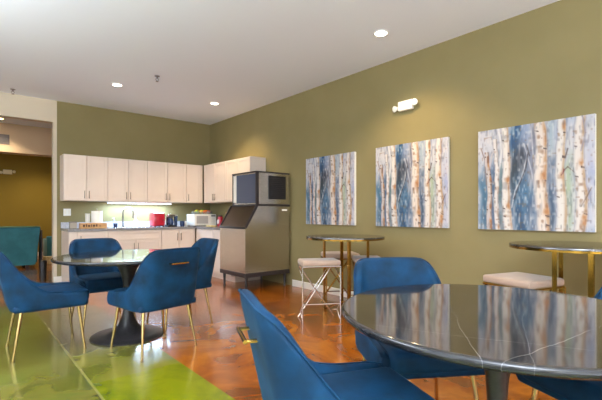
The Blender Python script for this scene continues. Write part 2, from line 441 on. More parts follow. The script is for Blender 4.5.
# wooden box with dark marks
t = item('wooden_box', 'low light wood box with dark markings in front of paper towels', 'box', 1.68, D-.50)
bx('box', (-.20, .20, -.06, .06, 0, .09), M['wood'], t, bev=.004)
for i, (x, w, h) in enumerate([(-.15, .03, .035), (-.112, .018, .04), (-.075, .03, .03), (-.04, .012, .04), (.0, .035, .035), (.04, .022, .04), (.09, .012, .025)]):
    bx('dark_marking', (x-w/2, x+w/2, -.0625, -.0595, .03, .03+h), M['wood_dark'], t, bev=.001)
# paper towel
t = item('paper_towel_holder', 'white paper towel roll on upright holder beside the wooden box', 'paper towel holder', 1.79, D-.28)
bm = B(); lathe(bm, [(.0, 0), (.085, 0), (.085, .012), (.012, .016), (.009, .31), (.016, .32), (.0, .335)], 24); obj('stand', bm, M['steel_handle'], t, smooth='auto')
bm = B(); lathe(bm, [(.02, .02), (.085, .02), (.087, .03), (.087, .285), (.085, .29), (.02, .29), (.02, .02)], 32); obj('roll', bm, M['paper'], t, smooth='auto')
t = item('paper_cup', 'stack of white cups standing left of the paper towels', 'cup', 1.655, D-.24)
bm = B(); lathe(bm, [(.0, 0), (.03, 0), (.04, .24), (.043, .245), (.037, .246), (.0, .2)], 20); obj('cup', bm, M['white_plastic'], t, smooth='auto')
# soap bottles
def bottle(name, label, x, y, r, h, m, pump=True):
    t = item(name, label, 'bottle', x, y)
    bm = B(); lathe(bm, [(0, 0), (r, 0), (r*1.02, .01), (r, h*.62), (r*.5, h*.74), (r*.4, h*.8), (0, h*.8)], 20); obj('body', bm, m, t, smooth='auto')
    bm = B(); lathe(bm, [(0, h*.8), (r*.42, h*.8), (r*.42, h*.88), (.006, h*.9), (.006, h), (0, h)], 12)
    if pump: tube(bm, [(0,0,h*.98), (-.035,0,h*.96)], .005, 6)
    obj('pump', bm, M['white_plastic'], t, smooth='auto')
bottle('soap_bottle', 'small clear soap bottle with white pump left of the faucet', 2.09, D-.2, .028, .17, M['glassy'])
bottle('soap_bottle', 'white dish soap bottle just right of the faucet', 2.47, D-.17, .034, .20, M['soap'])
bm = B(); lathe(bm, [(0, 0), (.03, 0), (.036, .07), (.03, .072), (0, .01)], 16)
tag(obj('cup', bm, M['blue_dark'], smooth='auto', loc=(2.08, D-.32, .915)), 'tiny dark blue cup at the sink edge', 'cup')
# faucet
t = item('faucet', 'tall gooseneck pull-down faucet over the kitchen sink', 'faucet', 2.27, D-.09)
bm = B(); lathe(bm, [(0, 0), (.03, 0), (.03, .012), (.018, .02), (.0, .02)], 20); obj('base', bm, M['chrome'], t, smooth='auto')
bm = B(); pts = [(0,0,.01), (0,0,.27)]+[(0+.075*(1-math.cos(a)), -.05*(1-math.cos(a)), .27+.09*math.sin(a)) for a in [PI*k/10 for k in range(1, 11)]]
tube(bm, pts, .014, 10); obj('spout', bm, M['steel_handle'], t, smooth=True)
bm = B(); tube(bm, [(.15,-.1,.275), (.15,-.1,.16)], [.014, .02], 12); obj('spray_head', bm, M['steel_handle'], t, smooth='auto')
bm = B(); tube(bm, [(.02,0,.06), (.07,-.01,.09)], [.007, .005], 8); obj('lever', bm, M['chrome'], t, smooth='auto')
# red toaster-like appliance: rounded body
t = item('red_appliance', 'bright red enamelled kitchen appliance with rounded top edges', 'appliance', 2.82, D-.30)
bx('body', (-.11, .11, -.13, .13, .012, .265), M['red'], t, bev=.03, smooth='auto')
bx('front_panel', (-.02, .09, -.135, -.129, .04, .22), M['red'], t, bev=.002)
bx('lever', (.05, .075, -.15, -.133, .12, .135), M['black_plastic'], t, bev=.003)
for x in (-.08, .08):
    for y in (-.1, .1): bx('foot', (x-.015, x+.015, y-.015, y+.015, 0, .014), M['black_plastic'], t)
bx('slot', (-.08, .08, -.03, .03, .2645, .266), M['black_plastic'], t)
# coffee press-like glass and steel pieces
t = item('coffee_maker', 'silver and dark coffee maker right of the red appliance', 'coffee maker', 3.06, D-.32)
bx('base', (-.07, .07, -.1, .1, 0, .03), M['black_plastic'], t, bev=.006)
bx('column', (-.07, .07, .03, .1, .03, .22), M['steel'], t, bev=.006)
bx('head', (-.07, .07, -.09, .1, .19, .235), M['chrome'], t, bev=.008)
bm = B(); lathe(bm, [(0, 0), (.045, 0), (.056, .06), (.04, .12), (.044, .13), (0, .13)], 20, 0, -.035, .032); obj('carafe', bm, M['blue_dark'], t, smooth='auto')
t = item('travel_mug', 'tall dark steel travel mug beside the coffee maker', 'mug', 3.19, D-.28)
bm = B(); lathe(bm, [(0, 0), (.028, 0), (.036, .17), (.036, .2), (0, .2)], 20); obj('cup', bm, M['blue_dark'], t, smooth='auto')
bm = B(); lathe(bm, [(0, .2), (.038, .2), (.036, .222), (0, .225)], 20); obj('lid', bm, M['steel_handle'], t, smooth='auto')
def mug(x, y, m, label, rz=0, s=1):
    t = item('mug', label, 'mug', x, y, rz=rz)
    bm = B(); lathe(bm, [(0, 0), (.032*s, 0), (.04*s, .02), (.04*s, .095*s), (.036*s, .095*s), (.035*s, .015), (0, .012)], 20); obj('cup', bm, m, t, smooth='auto')
    bm = B(); tube(bm, [(.038*s+.026*math.sin(a), 0, .05*s+.028*math.cos(a)) for a in [PI*k/8 for k in range(9)]], .005, 6); obj('handle', bm, m, t, smooth=True)
mug(3.29, D-.36, M['blue_dark'], 'dark blue mug on the counter between coffee maker and microwave', 1, 1.1)
mug(3.39, D-.27, M['white_plastic'], 'white mug on the counter next to the dark blue mug', 2.5)
# microwave
t = item('microwave', 'white countertop microwave oven in the kitchen corner', 'microwave', 3.69, D-.36)
bx('body', (-.235, .235, -.16, .17, .012, .235), M['white_plastic'], t, bev=.008, smooth='auto')
d = bx('door', (-.235, .10, -.182, -.161, .016, .232), M['white_plastic'], t, bev=.004)
bx('window', (-.19, .055, -.1835, -.1815, .05, .20), mat('grey mesh screen', (168,165,165), .4), d)
bx('control_panel', (.104, .235, -.18, -.161, .016, .232), M['white_plastic'], t, bev=.004)
bx('display', (.125, .215, -.182, -.1795, .19, .215), M['black_plastic'], t)
bm = B(); [box(bm, .128+i*.031, .152+i*.031, -.182, -.1795, .04+j*.034, .062+j*.034, ) for i in range(3) for j in range(4)]; obj('keypad', bm, M['base_white'], t)
for x in (-.2, .2):
    for y in (-.14, .14): bx('foot', (x-.015, x+.015, y-.015, y+.015, 0, .014), M['black_plastic'], t)
MZ = .911+.2355
t = thing('fruit_basket', 'clear open tray holding fruit on top of the microwave', 'tray', (3.70, D-.36, MZ))
bm = B(); box(bm, -.18, .18, -.1, .1, 0, .006)
for a in (-.18, .176): box(bm, a, a+.004, -.1, .1, .006, .055)
for a in (-.1, .096): box(bm, -.176, .176, a, a+.004, .006, .055)
obj('tray', bm, M['glassy'], t)
def fruit(x, y, m, word, label, r=.04):
    bm = B(); lathe(bm, [(0, -r*.92), (r*.6, -r*.75), (r*.97, -r*.2), (r*.97, r*.25), (r*.62, r*.76), (r*.15, r*.9), (0, r*.82)], 20)
    o = obj(word, bm, m, smooth=True, loc=(3.70+x, D-.36+y, MZ+.0065+r*.92)); tag(o, label, 'fruit', 'fruit on top of the microwave'); return o
fruit(-.13, -.045, M['lime'], 'green_fruit', 'green-yellow fruit at the left end of the microwave tray')
fruit(-.045, -.048, M['yellow'], 'yellow_fruit', 'bright yellow fruit between the green and the orange one')
fruit(.04, -.045, M['orange'], 'orange_fruit', 'orange fruit in the middle of the microwave tray')
fruit(.128, -.045, M['apple'], 'red_fruit', 'red-orange fruit at the right end of the microwave tray')
fruit(-.09, .042, M['yellow'], 'yellow_fruit', 'yellow fruit in the rear row behind the green one', .046)
fruit(.015, .042, M['lime'], 'green_fruit', 'green fruit in the rear row of the tray', .046)
fruit(.115, .045, M['orange'], 'orange_fruit', 'orange fruit in the rear row behind the red one', .044)
# red canister, utensil pot, bread
t = item('red_canister', 'red canister with white label right of the microwave', 'canister', 3.86, 6.98)
bm = B(); lathe(bm, [(0, 0), (.05, 0), (.052, .01), (.052, .17), (.045, .185), (0, .185)], 24); obj('can', bm, M['red'], t, smooth='auto')
bm = B(); lathe(bm, [(0, .185), (.04, .185), (.04, .21), (0, .215)], 24); obj('lid', bm, M['black_plastic'], t, smooth='auto')
bx('label', (-.054, -.05, -.03, .03, .05, .13), M['paper'], t)
t = item('utensil_pot', 'dark pot with wooden spoons near the ice machine', 'utensil pot', 3.86, 6.68)
bm = B(); lathe(bm, [(0, 0), (.045, 0), (.06, .05), (.055, .12), (.048, .12), (.05, .06), (0, .02)], 24); obj('pot', bm, M['black_metal'], t, smooth='auto')
bm = B()
for dx, dy, h in ((-.03, .01, .27), (.02, .02, .25), (.0, -.03, .29)):
    tube(bm, [(dx*.3, dy*.3, .03), (dx, dy, h-.05), (dx*1.1, dy*1.1, h)], [.005, .006, .015], 8)
obj('wooden_spoon', bm, M['wood'], t, smooth=True)
bm = B(); box(bm, -.06, .06, -.1, .1, 0, .03, bev=.012, seg=3)
tag(obj('bread_tray', bm, M['cream_box'], smooth='auto', loc=(3.56, 6.78, .911)), 'flat yellow packet at the counter edge by the red canister', 'packet')

# ------------------------------------------------------------------ ice machine
t = thing('ice_machine', 'large stainless steel ice machine with sloped bin door on black legs', 'ice machine', (0,0,0))
X0, X1, Y0, Y1 = 3.2, 4.03, 5.04, 5.79
bm = B(); prism_y(bm, [(X0, .27), (X1, .27), (X1, 1.27), (X0+.215, 1.27), (X0+.012, .945), (X0, .935)], Y0, Y1); obj('bin', bm, M['steel'], t)
bm = B(); prism_y(bm, [(X0+.0, .955), (X0+.02, .945), (X0+.218, 1.262), (X0+.20, 1.272)], Y0+.03, Y1-.03); obj('bin_door', bm, M['steel_dark'], t)
for y in (Y0-.006, Y1-.018):
    bm = B(); prism_y(bm, [(X0-.008, .955), (X0+.016, .93), (X0+.225, 1.265), (X0+.19, 1.29)], y, y+.024); obj('side_trim', bm, M['dark_trim'], t)
bx('door_handle', (X0-.025, X0+.012, Y0+.01, Y1-.01, .925, .96), M['black_plastic'], t, bev=.008, smooth='auto')
bx('base_frame', (X0-.005, X1, Y0-.005, Y1+.005, .205, .27), M['dark_trim'], t, bev=.004)
for x in (X0+.05, X1-.06):
    for y in (Y0+.05, Y1-.05):
        bm = B(); tube(bm, [(x, y, .205), (x, y, .03)], [.024, .016], 10); tube(bm, [(x, y, .03), (x, y, 0)], [.02, .024], 10); obj('leg', bm, M['black_metal'], t, smooth='auto')
HX = 3.406
hd = bx('head_unit', (HX, X1, Y0, Y1-.06, 1.30, 1.78), M['steel'], t, bev=.003)
bx('front_panel', (HX-.012, HX-.0005, Y0+.02, Y1-.18, 1.315, 1.765), M['machine_panel'], t, bev=.003)
bx('front_strip', (HX-.012, HX-.0005, Y1-.175, Y1-.085, 1.33, 1.765), M['base_white'], t, bev=.002)
bm = B()
box(bm, HX-.02, X1, Y0-.008, Y1-.052, 1.78, 1.80); box(bm, HX-.016, HX+.03, Y0-.008, Y0+.02, 1.30, 1.78); box(bm, HX-.02, X1, Y0-.008, Y1-.05, 1.272, 1.302)
box(bm, HX-.016, HX-.0005, Y1-.082, Y1-.058, 1.30, 1.78)
obj('trim', bm, M['dark_trim'], t)
bm = B(); box(bm, 3.615, 3.945, Y0-.012, Y0-.0005, 1.38, 1.74)
gr = obj('vent_grille', bm, M['black_plastic'], t)
bm = B()
for i in range(11): box(bm, 3.635, 3.925, Y0-.017, Y0-.0125, 1.40+i*.03, 1.408+i*.03)
obj('grille_slats', bm, M['dark_trim'], gr)
bx('label_plate', (3.88, 3.98, Y0-.004, Y0-.0005, 1.20, 1.225), M['base_white'], t)

# ------------------------------------------------------------------ ceiling fixtures
def downlight(x, y, label, power, col, m=None, group='recessed ceiling lights'):
    t = thing('ceiling_light', label, 'ceiling light', (x, y, H), 0, group)
    bm = B(); lathe(bm, [(.062, -.0005), (.078, -.0005), (.08, -.006), (.074, -.011), (.062, -.008), (.062, -.0005)], 32); obj('trim_ring', bm, M['white_plastic'], t, smooth='auto')
    bm = B(); lathe(bm, [(0, -.006), (.062, -.006), (.062, -.001), (0, -.001)], 32); obj('lens', bm, m or M['lens'], t)
    l = bpy.data.lights.new('lamp', 'SPOT'); l.energy = power; l.color = col; l.spot_size = math.radians(125); l.spot_blend = .7; l.shadow_soft_size = .07
    o = bpy.data.objects.new('lamp', l); C.objects.link(o); o.parent = t; o.location = (0, 0, -.03)
WARM = (1, .75, .43)
downlight(3.37, 2.675, 'round recessed ceiling light near the birch pictures wall, in front of the emergency light', 135, WARM)
downlight(1.76, 6.25, 'round recessed ceiling light over the kitchen beside a sprinkler', 60, WARM)
downlight(3.33, 6.22, 'round recessed ceiling light near the corner above the ice machine', 125, WARM)
downlight(1.76, 2.675, 'round recessed ceiling light above the middle of the dining area', 60, WARM)
downlight(3.37, -.4, 'round recessed ceiling light above the standing table by the last picture', 120, WARM)
def sprinkler(x, y, label, z=H):
    t = thing('sprinkler_head', label, 'sprinkler', (x, y, z), 0, 'ceiling sprinklers')
    bm = B(); lathe(bm, [(0, -.0005), (.035, -.0005), (.033, -.008), (.012, -.012), (0, -.012)], 20); obj('escutcheon', bm, M['vent'], t, smooth='auto')
    bm = B(); lathe(bm, [(0, -.012), (.011, -.012), (.011, -.035), (0, -.035)], 10)
    for s in (-1, 1): tube(bm, [(s*.009, 0, -.03), (s*.022, 0, -.05), (0, 0, -.075)], .004, 6)
    obj('frame', bm, M['vent'], t, smooth='auto')
    bm = B(); lathe(bm, [(0, -.075), (.02, -.075), (.02, -.078), (0, -.08)], 12); obj('deflector', bm, M['vent'], t, smooth='auto')
sprinkler(2.068, 5.50, 'small metal sprinkler head on the ceiling between two round lights')
sprinkler(.612, 7.5, 'small metal sprinkler head on the ceiling above the cream header')
sprinkler(.95, 9.3, 'small sprinkler head on the ceiling of the room beyond the doorway')

def emergency_light(label, loc, rz, m):
    t = thing('emergency_light', label, 'emergency light', loc, rz)
    bx('housing', (-.10, .10, -.05, 0, -.058, .058), m, t, bev=.012, smooth='auto')
    for s in (-1, 1):
        bm = B(); lathe(bm, [(0, 0), (.022, 0), (.036, .034), (.038, .044), (.032, .047), (0, .043)], 20)
        bmesh.ops.rotate(bm, verts=bm.verts, cent=(0,0,0), matrix=Matrix.Rotation(PI/2+.2, 3, 'X'))
        bmesh.ops.rotate(bm, verts=bm.verts, cent=(0,0,0), matrix=Matrix.Rotation(s*.3, 3, 'Z'))
        bmesh.ops.translate(bm, verts=bm.verts, vec=(s*.128, -.018, .018 if s > 0 else -.014))
        obj('lamp_head', bm, m, t, smooth='auto')
    return t
emergency_light('white twin-head emergency light high on the olive wall above the pictures', (W-.001, 2.84, 2.44), -PI/2, M['white_plastic'])
emergency_light('small cream emergency light on the mustard wall beyond the doorway', (.96, FD-.001, 2.267), 0, mat('cream plastic', (240,225,185), .5))

# ------------------------------------------------------------------ birch pictures
def birch_mesh():
    N = 240
    rng = np.random.RandomState(7)
    v, u = np.mgrid[0:N, 0:N]/(N-1.)          # v from the top
    def smooth(a, k):
        for _ in range(k):
            a = (a+np.roll(a,1,0)+np.roll(a,-1,0)+np.roll(a,1,1)+np.roll(a,-1,1))/5
        return a
    def nz(fx, fy, seed):
        r = np.random.RandomState(seed); g = r.rand(fy+2, fx+2)
        x = u*fx; y = v*fy; xi = x.astype(int); yi = y.astype(int); xf = x-xi; yf = y-yi
        xf = xf*xf*(3-2*xf); yf = yf*yf*(3-2*yf)
        return (g[yi, xi]*(1-xf)+g[yi, xi+1]*xf)*(1-yf)+(g[yi+1, xi]*(1-xf)+g[yi+1, xi+1]*xf)*yf
    img = np.ones((N, N, 3))*np.array([204, 204, 214.])
    def blend(mask, c):
        nonlocal img
        m = np.clip(mask, 0, 1)[..., None]; img = img*(1-m)+np.array(c, float)*m
    warp = (nz(5, 6, 1)-.5)*.05
    uu = u+warp
    def patch(uc, uw, v0, v1, c, a, seed):
        m = np.exp(-((uu-uc)/uw)**2)*1/(1+np.exp(-(v-v0)*22))*1/(1+np.exp((v-v1)*22))
        blend(m*a*np.clip(.45+1.1*nz(14, 9, seed), 0, 1), c)
    blend(nz(9, 5, 3)*.5, (212, 206, 208)); blend(np.clip(nz(7, 8, 5)-.5, 0, 1)*1.1, (150, 165, 190))
    patch(.06, .06, .45, 1.05, (62,106,134), .95, 11); patch(.15, .045, .35, .8, (62,88,118), .9, 12)
    patch(.23, .04, .35, 1.1, (92,118,120), .9, 13);  patch(.17, .05, .75, 1.1, (40,70,110), .7, 14)
    patch(.36, .05, -.1, .32, (26,78,122), 1.4, 15);  patch(.44, .06, -.1, .45, (150,165,195), .9, 16)
    patch(.40, .075, .2, .58, (56,62,76), 1.4, 17);   patch(.35, .035, .35, .75, (50,62,70), 1.1, 18)
    patch(.43, .09, .5, 1.1, (66,112,146), 1.1, 19);  patch(.40, .05, .72, 1.1, (44,74,104), .9, 20)
    patch(.50, .03, .6, 1.1, (60,76,104), .8, 21);    patch(.52, .03, .0, .5, (110,110,125), .8, 24)
    patch(.67, .035, .3, 1.1, (80,98,120), 1.1, 22); patch(.66, .04, -.1, .3, (160,180,190), .7, 25)
    patch(.82, .05, .35, 1.1, (172,186,150), .9, 23); patch(.96, .03, .3, .8, (176,180,208), .8, 26)
    blend(np.clip(nz(40, 10, 30)-.62, 0, 1)*1.6, (222, 214, 210)); blend(np.clip(nz(34, 12, 31)-.66, 0, 1)*1.3, (90, 100, 120))
    def trunk(u0, u1, w0, w1, vt, vb, body, edge, seed, spots=.5):
        r = np.random.RandomState(seed)
        c = u0+(u1-u0)*v+.008*np.sin(v*9+seed)+(nz(2, 12, seed)-.5)*.012
        w = (w0+(w1-w0)*v)*(1+.15*(nz(2, 14, seed+50)-.5))
        d = (u-c)/w
        inside = 1/(1+np.exp((abs(d)-1)*14))*((v > vt) & (v < vb))
        blend(np.exp(-(np.abs(d)-1.15)**2/.03)*((v > vt) & (v < vb))*.28, (92, 92, 104))
        blend(inside, body)
        blend(inside*np.clip((d-.25)*1.6, 0, 1)*np.clip(.4+nz(2, 16, seed+9), 0, 1), edge)
        blend(inside*np.clip((-d-.6)*1.6, 0, 1)*.5, (170, 160, 165))
        blend(inside*np.clip(nz(30, 22, seed+3)-.66, 0, 1)*2.0*spots*2, (128, 84, 56))
        for _ in range(int(5*spots*2)):
            vc = r.rand()*.9+.05; m = np.exp(-((v-vc-(u-c)*.3)/.006)**2)*inside*(abs(d-r.choice([-.75, .75])) < .4)
            blend(m*.9, (60, 42, 40))
        for _ in range(int(3*spots*2)):
            vc = r.rand(); m = np.exp(-((v-vc)/.03)**2-((d-.5)/.5)**2)*inside
            blend(m*.8, (186, 120, 66))
    def stroke(pts, w, c, a=.95):
        p = np.array(pts, float); best = np.full((N, N), 9.)
        for (x0, y0), (x1, y1) in zip(p, p[1:]):
            dx, dy = x1-x0, y1-y0; t_ = np.clip(((u-x0)*dx+(v-y0)*dy)/(dx*dx+dy*dy), 0, 1)
            best = np.minimum(best, np.hypot(u-x0-t_*dx, v-y0-t_*dy))
        blend(a/(1+np.exp((best-w)*900*.6)), c)
    stroke([(.085,.55),(.07,.3),(.03,.18)], .004, (140,110,95)); stroke([(.10,.5),(.14,.25),(.2,.15)], .007, (200,190,190))
    stroke([(.2,.5),(.24,.2),(.2,.0)], .008, (232,228,226))
    trunk(.085, .125, .018, .026, .22, 1.1, (208,196,190), (120,92,78), 3, .9)
    trunk(.175, .195, .018, .022, .1, 1.1, (230,222,216), (150,138,134), 4, .4)
    trunk(.27, .29, .030, .038, -.1, 1.1, (234,226,218), (186,150,120), 5, .4)
    stroke([(.47,.3),(.42,.5),(.36,.62),(.33,.78)], .005, (206,206,210)); stroke([(.44,.18),(.5,.42),(.53,.6),(.55,.8)], .005, (200,198,204))
    stroke([(.50,.0),(.52,.3),(.54,.55)], .006, (190,186,190)); stroke([(.475,.27),(.455,.42),(.40,.56),(.35,.70)], .004, (44,40,50)); stroke([(.49,.3),(.465,.2)], .003, (60,50,50))
    trunk(.575, .60, .044, .052, -.1, 1.1, (236,222,210), (190,136,88), 6, .5)
    trunk(.745, .75, .030, .038, -.1, 1.1, (234,226,218), (184,146,108), 7, .4)
    stroke([(.75,.5),(.78,.45),(.80,.43)], .003, (80,50,44)); stroke([(.80,.43),(.84,.47),(.87,.5)], .002, (90,62,52)); stroke([(.76,.49),(.77,.45)], .004, (130,50,40))
    trunk(.885, .90, .034, .040, -.1, 1.1, (234,224,216), (180,140,100), 8, .5)
    stroke([(.9,.78),(.94,.70),(.975,.62)], .003, (100,74,56)); stroke([(.93,.72),(.925,.66)], .002, (90,60,44)); stroke([(.90,.3),(.93,.15),(.91,.0)], .005, (150,140,150))
    stroke([(.80,.27),(.78,.35)], .004, (70,52,50))
    blend(np.clip(nz(70, 26, 77)-.62, 0, 1)*1.5, (232, 226, 222)); blend(np.clip(nz(64, 22, 78)-.66, 0, 1)*1.1, (84, 84, 92))
    blend(np.clip(nz(44, 40, 79)-.80, 0, 1)*2.2, (128, 92, 66))
    img = np.clip((img-16)*.95, 0, 255)/255
    L = np.where(img <= .04045, img/12.92, ((img+.055)/1.055)**2.4)
    me = bpy.data.meshes.new('painted_face')
    S = .495
    co = np.stack([np.full((N, N), -.0365), S-u*2*S, S-v*2*S], -1).reshape(-1, 3)
    idx = np.arange(N*N).reshape(N, N)
    q = np.stack([idx[:-1,:-1], idx[1:,:-1], idx[1:,1:], idx[:-1,1:]], -1).reshape(-1, 4)
    me.from_pydata(co.tolist(), [], q.tolist())
    ca = me.color_attributes.new('paint', 'FLOAT_COLOR', 'POINT')
    ca.data.foreach_set('color', np.concatenate([L.reshape(-1, 3), np.ones((N*N, 1))], 1).astype(np.float32).ravel())
    m = mat('birch painting', (220,220,220), .55)
    n, l, b = nodes(m)
    at = n.new('ShaderNodeVertexColor'); at.layer_name = 'paint'; l.new(at.outputs[0], b.inputs['Base Color'])
    me.materials.append(m)
    return me
PM = birch_mesh()
t = thing('birch_painting', 'square birch tree canvas nearest the ice machine', 'painting', (W-.001, 4.14, 1.492), 0, 'birch tree canvases on the olive wall')
bx('canvas', (-.036, 0, -.495, .495, -.495, .495), M['canvas_side'], t, bev=.003)
pf = bpy.data.objects.new('painted_face', PM); C.objects.link(pf); pf.parent = t
dup(t, (W-.001, 2.787, 1.492), label='square birch tree canvas in the middle, under the emergency light')
dup(t, (W-.001, 1.463, 1.492), label='square birch tree canvas above the standing table with the pink bench stool')

# ------------------------------------------------------------------ velvet chair
def chair_parts(t):
    w, yf, yb, rc, th = .28, .275, -.27, .13, .05
    path = []                                   # outer base outline from front left round the back to front right
    for y in np.linspace(yf, yb+rc, 12)[:-1]: path.append((-w, y, -1, 0))
    for k in range(9):
        a = PI/2*k/8; path.append((-w+rc-rc*math.cos(a), yb+rc-rc*math.sin(a), -math.cos(a), -math.sin(a)))
    for x in np.linspace(-w+rc, w-rc, 8)[1:-1]: path.append((x, yb, 0, -1))
    for k in range(9):
        a = PI/2*(1-k/8); path.append((w-rc+rc*math.cos(a), yb+rc-rc*math.sin(a), math.cos(a), -math.sin(a)))
    for y in np.linspace(yb+rc, yf, 12)[1:]: path.append((w, y, 1, 0))
    def hy(x, y):
        h = np.interp(y, [-.27, -.255, -.235, -.20, -.16, -.12, -.08, -.03, .03, .12, .22, .265], [.872, .868, .852, .80, .725, .645, .578, .535, .52, .513, .51, .495])
        return float(h) + (.006*math.cos(x/.28*PI/2) if y < -.25 else 0)
    def lean(x, y, z):
        k = max(0, z-.40)/.47
        b = min(1, max(0, (.12-y)/.30)); b = b*b*(3-2*b)
        return Vector((x*(1-.02*k*b), y-.085*k*b-.02*k*k*b, z))
    bm = B(); rings = []; pipe = []
    for x, y, nx, ny in path:
        h = hy(x, y); prof = []
        def P(o, z): return lean(x-nx*o, y-ny*o, z)
        prof += [P(.035, .372), P(.012, .376), P(0, .395)]
        for k in range(1, 7): prof.append(P(-.004*math.sin(PI*k/7), .395+(h-.03-.395)*k/7))
        prof += [P(0, h-.022), P(th*.2, h-.005), P(th*.5, h), P(th*.8, h-.005), P(th, h-.022)]
        for k in range(1, 4): prof.append(P(th+.004, h-.022-(h-.022-.44)*k/4))
        prof += [P(th, .44), P(th, .39)]
        rings.append([bm.verts.new(p) for p in prof])
        pipe.append(P(th*.12, h-.004))
    m_ = len(rings[0])
    for A, Bq in zip(rings, rings[1:]):
        for k in range(m_): bm.faces.new((A[k], A[(k+1) % m_], Bq[(k+1) % m_], Bq[k]))
    bm.faces.new(rings[0]); bm.faces.new(rings[-1][::-1])
    obj('backrest', bm, M['velvet'], t, smooth='auto', subsurf=1)
    bm = B(); tube(bm, pipe, .0045, 6); obj('piping', bm, M['velvet'], t, smooth=True)
    bm = B(); box(bm, -.233, .233, -.23, .295, .40, .505, bev=.035, seg=4); obj('seat', bm, M['velvet'], t, smooth=True)
    bm = B(); box(bm, -.262, .262, -.25, .28, .376, .43, bev=.02, seg=3); obj('seat_base', bm, M['velvet'], t, smooth=True)
    for sx in (-1, 1):
        for sy in (-1, 1):
            a = Vector((sx*.205, sy*.2+(.01), .385)); b = Vector((sx*.25, sy*.25, .012))
            bm = B(); tube(bm, [a, a.lerp(b, .5), b], [.0145, .012, .009], 10)
            l = obj('leg', bm, M['champagne'], t, smooth='auto')
            bm = B(); tube(bm, [b+Vector((0,0,.006)), b-Vector((0,0,.012))], [.012, .012], 10); obj('foot', bm, M['champagne'], l, smooth='auto')
    bm = B()
    zc = .755; yy = lean(0, -.265, zc).y
    for s in (-.07, .07): tube(bm, [(s, yy+.01, zc), (s, yy-.045, zc)], .0065, 8)
    tube(bm, [(-.078, yy-.045, zc), (.078, yy-.045, zc)], .0075, 8)
    obj('handle', bm, M['gold'], t, smooth='auto')
def face(fx, fy): return math.atan2(-fx, fy)
GC = 'blue velvet dining chairs'
c0 = thing('dining_chair', 'blue velvet chair in profile on the left, its seat facing the far round table', 'chair', (.56, 4.05, 0), face(1, 0), GC)
chair_parts(c0)
dup(c0, (1.15, 4.58, 0), face(.02, -1), 'blue velvet chair tucked behind the far round table, facing the camera')
dup(c0, (1.275, 3.462, 0), face(-.18, .98), 'blue velvet chair seen from behind at the far round table, gold handle showing')
dup(c0, (1.78, 4.10, 0), face(-1, 0), 'blue velvet chair on the kitchen-corner side of the far round table')
dup(c0, (1.055, .975, 0), face(.92, -.39), 'large blue velvet chair in front, back edge towards us with gold handle')
dup(c0, (1.863, 1.255, 0), face(-.54, -.84), 'blue velvet chair behind the near round table, before the stools')
dup(c0, (2.12, .43, 0), face(-.92, .39), 'blue velvet chair mostly hidden below the near round table top')

# ------------------------------------------------------------------ round pedestal tables
def round_table(x, y, rz, label):
    t = thing('round_table', label, 'table', (x, y, 0), rz, 'round marble pedestal tables')
    R, dz = .62, .015
    bm = B(); lathe(bm, [(0, .748), (R-.03, .748), (R-.0125, .748), (R-.012, .748), (R-.004, .745), (R, .74), (R, .731), (R-.006, .722), (R-.03, .715), (R-.05, .713), (0, .713)], 96)
    tt = obj('tabletop', bm, M['marble'], t, smooth='auto', loc=(0, 0, dz))
    bm = B(); lathe(bm, [(R-.0035, .7455), (R+.003, .74), (R+.003, .729), (R-.004, .7195), (R-.03, .7125), (R-.05, .7105), (R-.05, .713), (R-.03, .715), (R-.006, .722), (R, .731), (R, .74), (R-.004, .745), (R-.0035, .7455)], 96)
    obj('rim', bm, M['marble_rim'], tt, smooth=True)
    bm = B(); lathe(bm, [(0, .7275), (.16, .7275), (.16, .715), (.125, .69), (.085, .64), (.062, .58), (.044, .5), (.038, .42), (.036, .34), (.04, .26), (.056, .18), (.085, .11), (.127, .065), (.18, .04), (.25, .025), (.318, .014), (.325, .007), (.322, 0), (0, 0)], 64)
    obj('pedestal', bm, M['black_metal'], t, smooth='auto')
round_table(1.215, 3.97, .6, 'round dark marble table with four blue chairs, beside the kitchen')
round_table(1.645, .722, 1.9, 'large round dark marble table in front reflecting the birch pictures')

# ------------------------------------------------------------------ standing tables
def high_table(x, y, R, rz, label, ztop=.92, ha=.28, hb=.12):
    t = thing('high_table', label, 'table', (x, y, 0), rz, 'round gold framed high tables')
    bm = B(); lathe(bm, [(0, ztop), (R-.02, ztop), (R-.0035, ztop), (R-.003, ztop), (R, ztop-.004), (R, ztop-.015), (0, ztop-.015)], 72); obj('tabletop', bm, M['marble'], t, smooth='auto')
    z1, z0 = ztop-.0155, ztop-.032
    bm = B(); lathe(bm, [(R-.006, z1), (R-.001, z1-.001), (R-.001, z0), (R-.012, z0), (R-.012, z1), (R-.006, z1)], 72); obj('apron', bm, M['gold_dark'], t, smooth='auto')
    for sx, sy in ((-1,-1), (1,-1), (1,1), (-1,1)):
        bm = B(); x0, y0 = sx*ha, sy*hb
        box(bm, min(x0, x0-sx*.03), max(x0, x0-sx*.03), min(y0, y0-sy*.008), max(y0, y0-sy*.008), 0, z1-.001)
        box(bm, min(x0, x0-sx*.008), max(x0, x0-sx*.008), min(y0-sy*.0085, y0-sy*.03), max(y0-sy*.0085, y0-sy*.03), 0, z1-.001)
        obj('leg', bm, M['gold_dark'], t)
    for s in (-1, 1):
        bm = B(); tube(bm, [(-ha+.01, -s*(hb-.01), z1-.012+.004*s), (ha-.01, s*(hb-.01), z1-.012+.004*s)], .007, 6); obj('top_brace', bm, M['gold_dark'], t)
        bm = B(); tube(bm, [(-ha+.01, -s*(hb-.01), .02), (-ha*.4, -s*hb*.4, .10+.012*s), (0, 0, .15+.012*s), (ha*.4, s*hb*.4, .10+.012*s), (ha-.01, s*(hb-.01), .02)], .009, 6)
        obj('foot_brace', bm, M['gold_dark'], t, smooth=True)
high_table(3.324, 3.147, .44, math.radians(74), 'round high table with gold legs by the first two pictures', .90, .29, .13)
